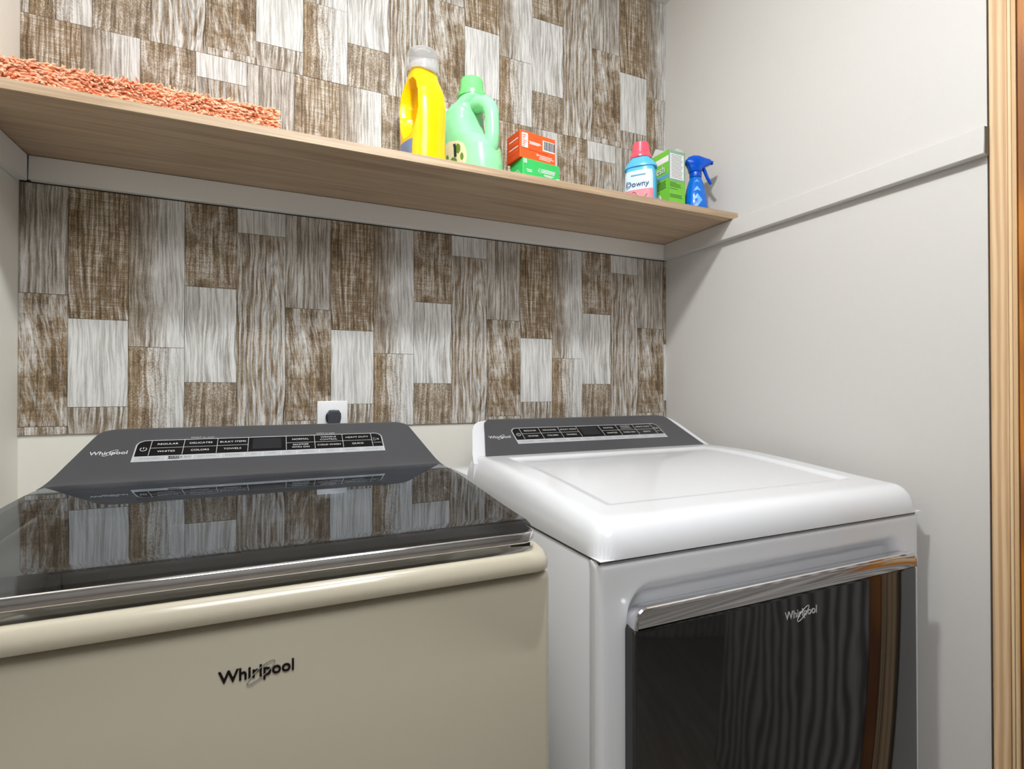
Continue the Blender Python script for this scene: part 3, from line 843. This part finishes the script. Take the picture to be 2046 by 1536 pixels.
# ------------------------------------------------------------------ chenille bath mat
mat_t = thing('bath_mat', 'folded orange shaggy bath mat lying at the left end of the shelf', 'bath mat', (-.235, -.17, SHELF_T))
mx0, mx1, my0, my1, mh = XL + .012, -.004, -.286, -.06, .040
def mat_ring(ins, z): 
    return [((mx0 + mx1) / 2 + p[0], (my0 + my1) / 2 + p[1], SHELF_T + z) for p in rrect((mx1 - mx0) / 2 - ins, (my1 - my0) / 2 - ins, .022, 5)]
MB().loft([mat_ring(.008, .0008), mat_ring(.003, .004), mat_ring(.002, .012), mat_ring(.004, mh * .5), mat_ring(.003, mh * .62), mat_ring(.004, mh * .85), mat_ring(.010, mh)], 'fluff').build('folded_body', mat_t)
tv = []; tf = []
rng = random.Random(3)
def tuft(p, d, L, r, droop):
    d = d.normalized(); sd = d.cross(Vector((0.13, .2, 1))).normalized(); up = sd.cross(d).normalized()
    k = len(tv)
    for t, rr in ((0, .9), (.4, 1.15), (.8, .85)):
        c = p + d * L * t + Vector((0, 0, -droop * t * t))
        c.z = max(c.z, SHELF_T + .0012)
        for j in range(4):
            a = PI / 2 * j + .4
            q = c + (sd * math.cos(a) + up * math.sin(a)) * r * rr
            q.z = max(q.z, SHELF_T + .0006); tv.append(q)
    c = p + d * L + Vector((0, 0, -droop)); c.z = max(c.z, SHELF_T + .001); tv.append(c)
    for s_ in (0, 1):
        for j in range(4):
            a, b = k + s_ * 4 + j, k + s_ * 4 + (j + 1) % 4
            tf.append((a, b, b + 4, a + 4))
    for j in range(4): tf.append((k + 8 + j, k + 8 + (j + 1) % 4, k + 12))
nx = 118
for ix in range(nx):
    for iz in range(9):          # front edge
        x = mx0 + (mx1 - mx0) * (ix + rng.random()) / nx; z = .003 + (mh - .001) * (iz + rng.random()) / 9
        cl = mnoise.noise(Vector((x * 26, z * 40, 0)))
        d = Vector((.75 + .9 * cl + rng.gauss(0, .3), -.55 + rng.gauss(0, .15), .25 * cl - .05 + rng.gauss(0, .25)))
        tuft(Vector((x, my0 + .004, SHELF_T + z)), d, .013 + .006 * rng.random(), .0017 + .0007 * rng.random(), .003)
for ix in range(nx):
    for iy in range(24):         # upper side
        x = mx0 + (mx1 - mx0) * (ix + rng.random()) / nx; y = my0 + .004 + (my1 - my0 - .01) * (iy + rng.random()) / 24
        cl = mnoise.noise(Vector((x * 26, y * 30, 3)))
        d = Vector((.6 + .8 * cl + rng.gauss(0, .35), -.3 + rng.gauss(0, .4), .55 + rng.gauss(0, .2)))
        tuft(Vector((x, y, SHELF_T + mh - .003)), d, .012 + .006 * rng.random(), .0017 + .0006 * rng.random(), .003)
for iy in range(46):
    for iz in range(8):          # right end
        y = my0 + .01 + (my1 - my0 - .02) * (iy + rng.random()) / 46; z = .003 + (mh - .003) * (iz + rng.random()) / 8
        tuft(Vector((mx1 - .006, y, SHELF_T + z)), Vector((.8, -.5 + rng.gauss(0, .4), .05 + rng.gauss(0, .3))), .009 + .005 * rng.random(), .0017 + .0006 * rng.random(), .003)
pile = MB().add(tv, tf, 'fluff', None, True).build('pile', mat_t, 180, False)
pile['kind'] = 'stuff'
world_parts(mat_t)

# ------------------------------------------------------------------ bottles and boxes on the shelf
def shell(fn, zs, n, mat, X=None, cap0=True, cap1=True, mb=None):
    """closed skin from a function (angle, z) -> (x, y)"""
    mb = mb or MB()
    mb.loft([[(*fn(2 * PI * j / n, z), z) for j in range(n)] for z in zs], mat, cap0, cap1, True, X)
    return mb
def lathe(mb, prof, mat, n=40, X=None, cap0=True, cap1=True, cx=0, cy=0):
    mb.loft([[(cx + r * math.cos(2 * PI * j / n), cy + r * math.sin(2 * PI * j / n), z) for j in range(n)] for r, z in prof], mat, cap0, cap1, True, X)
    return mb
def interp(tab, z):
    for a, b in zip(tab, tab[1:]):
        if z <= b[0]:
            t = (z - a[0]) / (b[0] - a[0]); t = max(0, min(1, t)); t = t * t * (3 - 2 * t) * .5 + t * .5
            return [p + (q - p) * t for p, q in zip(a[1:], b[1:])]
    return list(tab[-1][1:])
def frange(a, b, n): return [a + (b - a) * i / n for i in range(n + 1)]

# yellow detergent bottle, handle end towards the camera (local -y)
yb = thing('detergent_bottle', 'yellow detergent bottle with a clear cap and moulded grip', 'bottle', (.308, -.185, SHELF_T), math.radians(16))
YT = [(0, .044, 0.0521), (.004, .048, 0.0554), (.05, .0475, 0.0554), (.085, .0455, 0.0554), (.12, .0470, 0.0563), (.155, .0485, 0.0554), (.185, .0465, 0.0504), (.205, .041, 0.0420), (.222, .0350, 0.0336), (.232, .0335, 0.0302), (.240, .0330, 0.0286), (.244, .0310, 0.0260)]
def yfn(a, z):
    hx, hy = interp(YT, z)
    c, s = math.cos(a), math.sin(a); e = 2.5
    x = hx * math.copysign(abs(c) ** (2 / e), c); y = hy * math.copysign(abs(s) ** (2 / e), s)
    # finger hollows on both flanks just behind the handle bar
    if y < .03:
        q = ((z - .148) / .070) ** 2 + ((y + .006) / .036) ** 2
        dep = 1 - sstep(.62, 1.0, q)
        x *= 1 - .72 * dep
    return x, y
yo = shell(yfn, frange(0, .012, 4) + frange(.016, .244, 66), 112, 'yellow').build('bottle_body', yb, 50)
mb = MB(); lathe(mb, [(.0285, .236), (.0375, .238), (.0380, .242), (.0374, .262), (.0360, .284), (.0335, .2885), (.012, .2895), (.010, .2865), (.001, .286)], 'clear', 40)
mb.build('cap', yb)
mb = MB(); lathe(mb, [(.030, .240), (.030, .252), (.024, .254), (.022, .262), (.001, .263)], 'white_card', 32); mb.build('pour_spout', yb)
# label on the left flank
def patch(fn, a0, a1, z0, z1, mat, off, name, parent, oval=False, na=18, nz=14):
    mb = MB(); V = []; F = []
    for i in range(nz + 1):
        tz = i / nz * 2 - 1
        hw = math.sqrt(max(0.0, 1 - tz * tz)) if oval else 1.0
        for j in range(na + 1):
            ta = (j / na * 2 - 1) * max(hw, .02)
            a = (a0 + a1) / 2 + (a1 - a0) / 2 * ta; z = (z0 + z1) / 2 + (z1 - z0) / 2 * tz
            x, y = fn(a, z); L = math.hypot(x, y); V.append((x * (1 + off / L), y * (1 + off / L), z))
    for i in range(nz):
        for j in range(na):
            k = i * (na + 1) + j; F.append([k, k + 1, k + na + 2, k + na + 1])
    mb.add(V, F, mat, None, True)
    return mb.build(name, parent, 60)
patch(yfn, math.radians(160), math.radians(206), .012, .070, 'blue_label', .0006, 'label', yb)
patch(yfn, math.radians(-26), math.radians(20), .012, .070, 'blue_label', .0006, 'label', yb)

# pale green jug with a through handle
gj = thing('fabric_softener_jug', 'pale green plastic jug with a loop handle beside the yellow bottle', 'bottle', (.440, -.158, SHELF_T), math.radians(-65))
gj.scale = (.98, .98, .97)
# local x: +x = handle end, -x = label / front end
GT = [(0, -.080, .076, .050), (.006, -.086, .082, .056), (.05, -.087, .083, .058), (.09, -.087, .078, .058), (.115, -.087, .062, .057), (.14, -.086, .030, .056), (.17, -.085, .014, .054), (.195, -.080, .012, .050),
      (.212, -.066, .016, .043), (.222, -.048, .026, .036), (.230, -.036, .032, .033), (.236, -.034, .032, .032)]
def gfn(a, z):
    x0, x1, hy = interp(GT, z); cx, hx = (x0 + x1) / 2, (x1 - x0) / 2
    c, s = math.cos(a), math.sin(a); e = 2.6 if z < .2 else 2.2
    return cx + hx * math.copysign(abs(c) ** (2 / e), c), hy * math.copysign(abs(s) ** (2 / e), s)
shell(gfn, frange(0, .012, 4) + frange(.016, .236, 60), 96, 'green').build('bottle_body', gj, 60)
hp = [(.006, 0, .214), (.026, 0, .213), (.046, 0, .206), (.060, 0, .193), (.067, 0, .175), (.069, 0, .150), (.069, 0, .125), (.066, 0, .100), (.055, 0, .078), (.035, 0, .055)]
MB().tube(hp, [.021, .021, .020, .019, .018, .0175, .0180, .0195, .022, .022], 'green', 20).build('handle', gj, 60)
mb = MB(); lathe(mb, [(.031, .232), (.0355, .234), (.0360, .244), (.0330, .2475), (.0300, .250), (.0295, .252), (.0285, .279), (.0270, .2815), (.001, .282)], 'green_cap', 40, cx=-.002)
mb.build('cap', gj)
patch(gfn, math.radians(236), math.radians(292), .018, .112, 'cream_label', .0008, 'label', gj, True)
lf = gj
for (a, z, s_) in ((276, .085, .016), (268, .052, .020), (282, .062, .012), (258, .07, .013)):
    patch(gfn, math.radians(a - s_ * 260), math.radians(a + s_ * 260), z - s_ * .8, z + s_ * .8, 'leaf', .0013, 'leaf_print', gj, True, 6, 6)
patch(gfn, math.radians(270), math.radians(273), .066, .100, 'ink', .0014, 'stem_print', gj, False, 2, 6)

# dryer-sheet boxes
def carton(name, label, loc, rz, size, mat, side, group=None):
    t = thing(name, label, 'box', loc, rz, group)
    w, d, h = size
    mb = MB()
    mb.box((-w / 2, -d / 2, .0002), (w / 2, d / 2, h), mat, .0012, 1, smooth=False)
    mb.build('carton', t)
    return t
def fx(x, z, d, y=0.0003):
    """frame on a box front (facing local -y)"""
    return Matrix(((1, 0, 0, x), (0, 0, -1, -d / 2 - y), (0, 1, 0, z), (0, 0, 0, 1)))
bw, bd, bh = .108, .060, .067
gb = carton('dryer_sheet_box', 'green cardboard box under the orange box on the shelf', (.588, -.208, SHELF_T), math.radians(7), (bw, bd, bh), 'green_card', None)
mb = MB()
mb.box((-.052, -bd / 2 - .0005, .055), (-.043, -bd / 2, .064), 'print'); mb.box((-.0505, -bd / 2 - .0008, .0565), (-.0490, -bd / 2, .0625), 'green_card'); mb.box((-.0465, -bd / 2 - .0008, .0565), (-.0450, -bd / 2, .0625), 'green_card')
for i, (x, z, w) in enumerate([(-.036, .040, .016), (-.035, .036, .013), (.022, .048, .040), (.022, .0445, .036), (.020, .041, .038), (.022, .036, .030), (.020, .033, .022), (-.005, .022, .060), (-.008, .019, .050)]):
    mb.box((x - w / 2, -bd / 2 - .0005, z - .0009), (x + w / 2, -bd / 2, z + .0009), 'print')
cc = [(-.004 + .0052 * math.cos(2 * PI * i / 20), -bd / 2 - .0003, .043 + .0052 * math.sin(2 * PI * i / 20)) for i in range(20)]
mb.tube(cc, .0006, 'print', 5, True); mb.box((-.0065, -bd / 2 - .0006, .0425), (-.0015, -bd / 2, .0437), 'print')
mb.box((.045, -bd / 2 - .0005, .006), (.0545, -bd / 2, .034), 'print', .001, 1)
for k in range(6): mb.box((.0465, -bd / 2 - .0009, .009 + k * .0042), (.0465 + .004 + .0015 * (k % 3), -bd / 2 - .0001, .0105 + k * .0042), 'green_card')
mb.build('printed_front', gb)
mb = MB()
for k in range(4): mb.box((-bw / 2 - .0005, -.02 + .004 * k, .03 + .004 * k), (-bw / 2, .006 + .004 * k, .0316 + .004 * k), 'print')
mb.build('printed_side', gb)
ob = carton('dryer_sheet_box', 'orange cardboard box with a barcode stacked on the green box', (.580, -.204, SHELF_T + bh + .0004), math.radians(8), (bw - .002, bd, bh), 'orange_card', None)
mb = MB()
mb.box((.014, -bd / 2 - .0005, .030), (.050, -bd / 2, .056), 'white_card')
x = .017
for k in range(15):
    w = (.0009, .0016, .0007, .0022, .0012)[k % 5]; mb.box((x, -bd / 2 - .0009, .033), (x + w, -bd / 2 - .0001, .0545), 'ink'); x += w + (.0010, .0007, .0013)[k % 3]
mb.box((-.048, -bd / 2 - .0005, .026), (-.031, -bd / 2, .062), 'print', .0015, 1)
for k in range(7): mb.box((-.046, -bd / 2 - .0009, .029 + k * .0044), (-.046 + .006 + .0025 * (k % 4), -bd / 2 - .0001, .0305 + k * .0044), 'orange_card')
for (xx, z, w) in [(-.010, .044, .032), (-.008, .0415, .034), (-.012, .039, .028), (.022, .016, .040), (.026, .012, .044), (.020, .008, .034), (.0, .024, .06)]:
    mb.box((xx - w / 2, -bd / 2 - .0005, z - .0008), (xx + w / 2, -bd / 2, z + .0008), 'print' if w < .05 else 'orange_dk')
cc = [(-.002 + .0022 * math.cos(2 * PI * i / 12), -bd / 2 - .0003, .016 + .0022 * math.sin(2 * PI * i / 12)) for i in range(12)]
mb.tube(cc, .0008, 'print', 5, True)
mb.build('printed_front', ob)
mb = MB()
mb.box((-bw / 2 + .001 - .0004, -bd / 2 + .001, .001), (-bw / 2 + .001, bd / 2 - .001, bh - .001), 'orange_dk')
for k in range(4): mb.box((-bw / 2 + .001 - .0008, -.022, .018 + .010 * k), (-bw / 2 + .001, .018, .0205 + .010 * k), 'print' if k % 2 else 'orange_card')
mb.build('printed_side', ob)

# small sky-blue softener bottle
db = thing('softener_bottle', 'small sky blue bottle with a coral pink cap and pale label', 'bottle', (.906, -.220, SHELF_T), math.radians(-50))
db.scale = (.93, .93, .90)
BT = [(0, .041, .026), (.003, .044, .029), (.05, .0455, .030), (.09, .0450, .030), (.112, .0420, .0285), (.120, .0405, .0275), (.1205, .0470, .0320), (.126, .0470, .0320), (.134, .0420, .0300), (.142, .0350, .0285), (.147, .0300, .0275), (.150, .0285, .0270)]
def bfn(a, z):
    hx, hy = interp(BT, z); c, s = math.cos(a), math.sin(a); e = 3.2 if z < .12 else 2.4
    return hx * math.copysign(abs(c) ** (2 / e), c), hy * math.copysign(abs(s) ** (2 / e), s)
shell(bfn, [0, .0015, .003, .01, .03, .05, .07, .09, .10, .112, .1195, .1205, .1215, .126, .130, .134, .138, .142, .147, .150], 80, 'sky').build('bottle_body', db, 50)
mb = MB(); lathe(mb, [(.027, .148), (.0310, .150), (.0312, .158), (.0290, .163), (.0255, .165), (.0252, .167), (.0235, .1955), (.0215, .1975), (.019, .1975), (.0185, .192), (.001, .1915)], 'pink_cap', 40)
mb.build('cap', db)
patch(bfn, math.radians(200), math.radians(322), .012, .108, 'pale_label', .0005, 'label', db, False, 24, 14)
patch(bfn, math.radians(200), math.radians(322), .012, .050, 'rose', .0009, 'label_print', db, False, 24, 6)
mb = MB(); X0 = Matrix(((1, 0, 0, -.004), (0, 0, -1, -.0322), (0, 1, 0, .066), (0, 0, 0, 1)))
mb.text('Downy', .0225, 'navy', X0, 'CENTER', .0006, shear=.1)
mb.box((-.022, -.0318, .092), (.020, -.0305, .0950), 'band_blue')
mb.build('label_lettering', db)
mb = MB(); mb.tube([(-.026 + .05 * i / 14, -.0318, .034 + .010 * math.sin(i * .45)) for i in range(15)], .0022, 'white_card', 6, flat=.4)
mb.tube([(-.010 + .008 * math.cos(i * PI / 6), -.0318, .030 + .007 * math.sin(i * PI / 6)) for i in range(12)], .0018, 'pink_cap', 6, True, flat=.4)
mb.build('label_swirl', db)

# lime green powder box with an opened flap
fb = thing('powder_box', 'lime green powder box with torn open white flap', 'box', (1.004, -.215, SHELF_T), math.radians(2))
fb.scale = (.91, .70, .887)
fw, fd, fh = .066, .100, .186
Xl = Matrix(((0, 0, -1, -fw / 2 - .0004), (-1, 0, 0, 0), (0, 1, 0, 0), (0, 0, 0, 1)))      # frame on the left side (faces local -x)
mb = MB(); t_ = .0008
for lo, hi in (((-fw / 2, -fd / 2, 0), (fw / 2, -fd / 2 + t_, fh)), ((-fw / 2, fd / 2 - t_, 0), (fw / 2, fd / 2, fh)), ((-fw / 2, -fd / 2, 0), (-fw / 2 + t_, fd / 2, fh)), ((fw / 2 - t_, -fd / 2, 0), (fw / 2, fd / 2, fh)), ((-fw / 2, -fd / 2, .0002), (fw / 2, fd / 2, .001))):
    mb.box(lo, hi, 'lime_card')
mb.build('carton', fb)
mb = MB(); y_ = -fd / 2
mb.box((-fw / 2 + .001, y_ - .0004, .092), (fw / 2 - .001, y_, fh - .001), 'teal_card')
mb.box((-fw / 2 + .006, y_ - .0008, .098), (fw / 2 - .006, y_, fh - .010), 'white_card')
for k in range(16): mb.box((-fw / 2 + .010, y_ - .0011, .102 + k * .0046), (fw / 2 - .010 - .006 * ((k * 7) % 4) / 3, y_ - .0002, .1035 + k * .0046), 'grey_print')
for z, w in ((.085, .026), (.081, .044), (.077, .040), (.073, .046), (.066, .030), (.048, .048), (.044, .046), (.040, .049), (.020, .050), (.0165, .030)):
    mb.box((-fw / 2 + .005, y_ - .0006, z), (-fw / 2 + .005 + w, y_, z + .0016), 'dk_green')
mb.build('printed_front', fb)
mb = MB()
mb.box((-fw / 2 - .0004, -.050, .150), (-fw / 2, .050, .168), 'white_card')
Xt = Xl @ Matrix.Translation((-.005, .131, .0002))
mb.text('fresh', .036, 'ink', Xt @ Matrix.Translation((.0012, -.0012, 0)), 'CENTER', .0002); mb.text('fresh', .036, 'white_card', Xt @ Matrix.Translation((0, 0, .0004)), 'CENTER', .0003)
mb.box((-fw / 2 - .0004, -.050, .100), (-fw / 2, .050, .112), 'band_blue')
for k in range(5): mb.box((-fw / 2 - .0006, -.036 + .003 * (k % 2), .070 + k * .0052), (-fw / 2, .022 - .004 * (k % 3), .0722 + k * .0052), 'dk_green')
ov = [Xl @ Vector((-.002 + .013 * math.cos(2 * PI * i / 24), .040 + .016 * math.sin(2 * PI * i / 24), .0003)) for i in range(24)]
mb.add(ov, [list(range(24))], 'white_card')
mb.box((-fw / 2 - .0007, -.006, .034), (-fw / 2 - .0002, .010, .036), 'grey_print'); mb.box((-fw / 2 - .0007, -.004, .040), (-fw / 2 - .0002, .008, .042), 'grey_print')
mb.build('printed_side', fb)
mb = MB()
V = [(fw / 2 - .001, -fd / 2 + .004, fh), (fw / 2 - .001, fd / 2 - .004, fh), (fw / 2 - .004, fd / 2 - .008, fh + .018), (fw / 2 - .010, -fd / 2 + .030, fh + .023), (fw / 2 - .006, -fd / 2 + .010, fh + .012)]
mb.add(V + [(a - .0008, b, c) for a, b, c in V], [[0, 1, 2, 3, 4], [9, 8, 7, 6, 5]] + [[i, (i + 1) % 5, 5 + (i + 1) % 5, 5 + i] for i in range(5)], 'white_card')
V = [(-fw / 2 + .001, fd / 2 - .001, fh), (fw / 2 - .001, fd / 2 - .001, fh), (fw / 2 - .006, fd / 2 - .010, fh + .032), (-fw / 2 + .010, fd / 2 - .012, fh + .030)]
mb.add(V + [(a, b + .0008, c) for a, b, c in V], [[0, 1, 2, 3], [7, 6, 5, 4]] + [[i, (i + 1) % 4, 4 + (i + 1) % 4, 4 + i] for i in range(4)], 'white_card')
mb.box((-fw / 2 + .002, -fd / 2 + .002, fh - .012), (fw / 2 - .002, fd / 2 - .002, fh - .010), 'dark_pl')
mb.build('open_flap', fb)

# cobalt spray bottle (trigger towards +x)
sb = thing('spray_bottle', 'cobalt blue trigger spray bottle by the right wall', 'spray bottle', (1.086, -.235, SHELF_T), math.radians(-24))
sb.scale = (.86, .86, .88)
prof = [(.034, 0), (.0375, .003), (.0385, .012), (.0382, .035), (.0350, .060), (.0300, .085), (.0245, .105), (.0200, .118), (.0175, .124), (.0165, .128)]
def sfn(a, z):
    r = interp([(p[1], p[0]) for p in prof], z)[0]; return r * math.cos(a), r * math.sin(a) * .92
shell(sfn, [0, .0015, .003, .008, .012] + frange(.02, .128, 20), 56, 'blue').build('bottle_body', sb, 50)
mb = MB(); lathe(mb, [(.0165, .122), (.0190, .124), (.0195, .128), (.0195, .138), (.0175, .140)], 'blue_dk', 28); mb.build('collar', sb)
mb = MB(); head = [(-.020, .140), (.018, .140), (.021, .150), (.030, .158), (.048, .166), (.052, .174), (.048, .181), (.030, .186), (.008, .194), (-.010, .195), (-.024, .190), (-.034, .180), (-.036, .172), (-.030, .168), (-.024, .156)]
rings = []
for y, ins in ((-.0145, .80), (-.0125, .93), (-.006, 1.0), (.006, 1.0), (.0125, .93), (.0145, .80)):
    rings.append([(.004 + (p[0] - .004) * ins, y, .166 + (p[1] - .166) * ins) for p in head])
mb.loft(rings, 'blue_dk'); mb.build('spray_head', sb, 60)
mb = MB(); mb.loft([[(.052 + .0 * k, .007 * math.cos(2 * PI * j / 16), .1735 + .007 * math.sin(2 * PI * j / 16)) if k == 0 else (.0575, .006 * math.cos(2 * PI * j / 16), .1735 + .006 * math.sin(2 * PI * j / 16)) for j in range(16)] for k in range(2)], 'blue_dk'); mb.build('nozzle', sb)
mb = MB(); mb.tube([(.022, 0, .160), (.029, 0, .150), (.034, 0, .138), (.040, 0, .124), (.047, 0, .112), (.052, 0, .104)], [.008, .0078, .0072, .0068, .0065, .0060], 'blue_dk', 12, flat=.7); mb.build('trigger', sb)
for (z, s_, a) in ((.106, .008, 262), (.078, .013, 262), (.050, .016, 262)):
    mb = MB(); V = []
    for p in ((0, s_ * .9), (s_, -s_ * .5), (0, -s_ * .1), (-s_, -s_ * .45)):
        zz = z + p[1]; r = sfn(0, zz)[0] + .0012; aa = math.radians(a) + p[0] / r; V.append((r * math.cos(aa), r * math.sin(aa) * .92, zz))
    mb.add(V, [[0, 1, 2, 3]], 'ice')
    if s_ > .014:
        V = []
        for p in ((s_, -s_ * .5), (s_ * .1, -s_ * 1.7), (-s_ * .9, -s_ * 1.75), (-s_ * .1, -s_ * 1.1), (0, -s_ * .1)):
            zz = z + p[1]; r = sfn(0, zz)[0] + .0012; aa = math.radians(a) + p[0] / r; V.append((r * math.cos(aa), r * math.sin(aa) * .92, zz))
        mb.add(V, [list(range(5))], 'ice')
    mb.build('facet_print', sb)
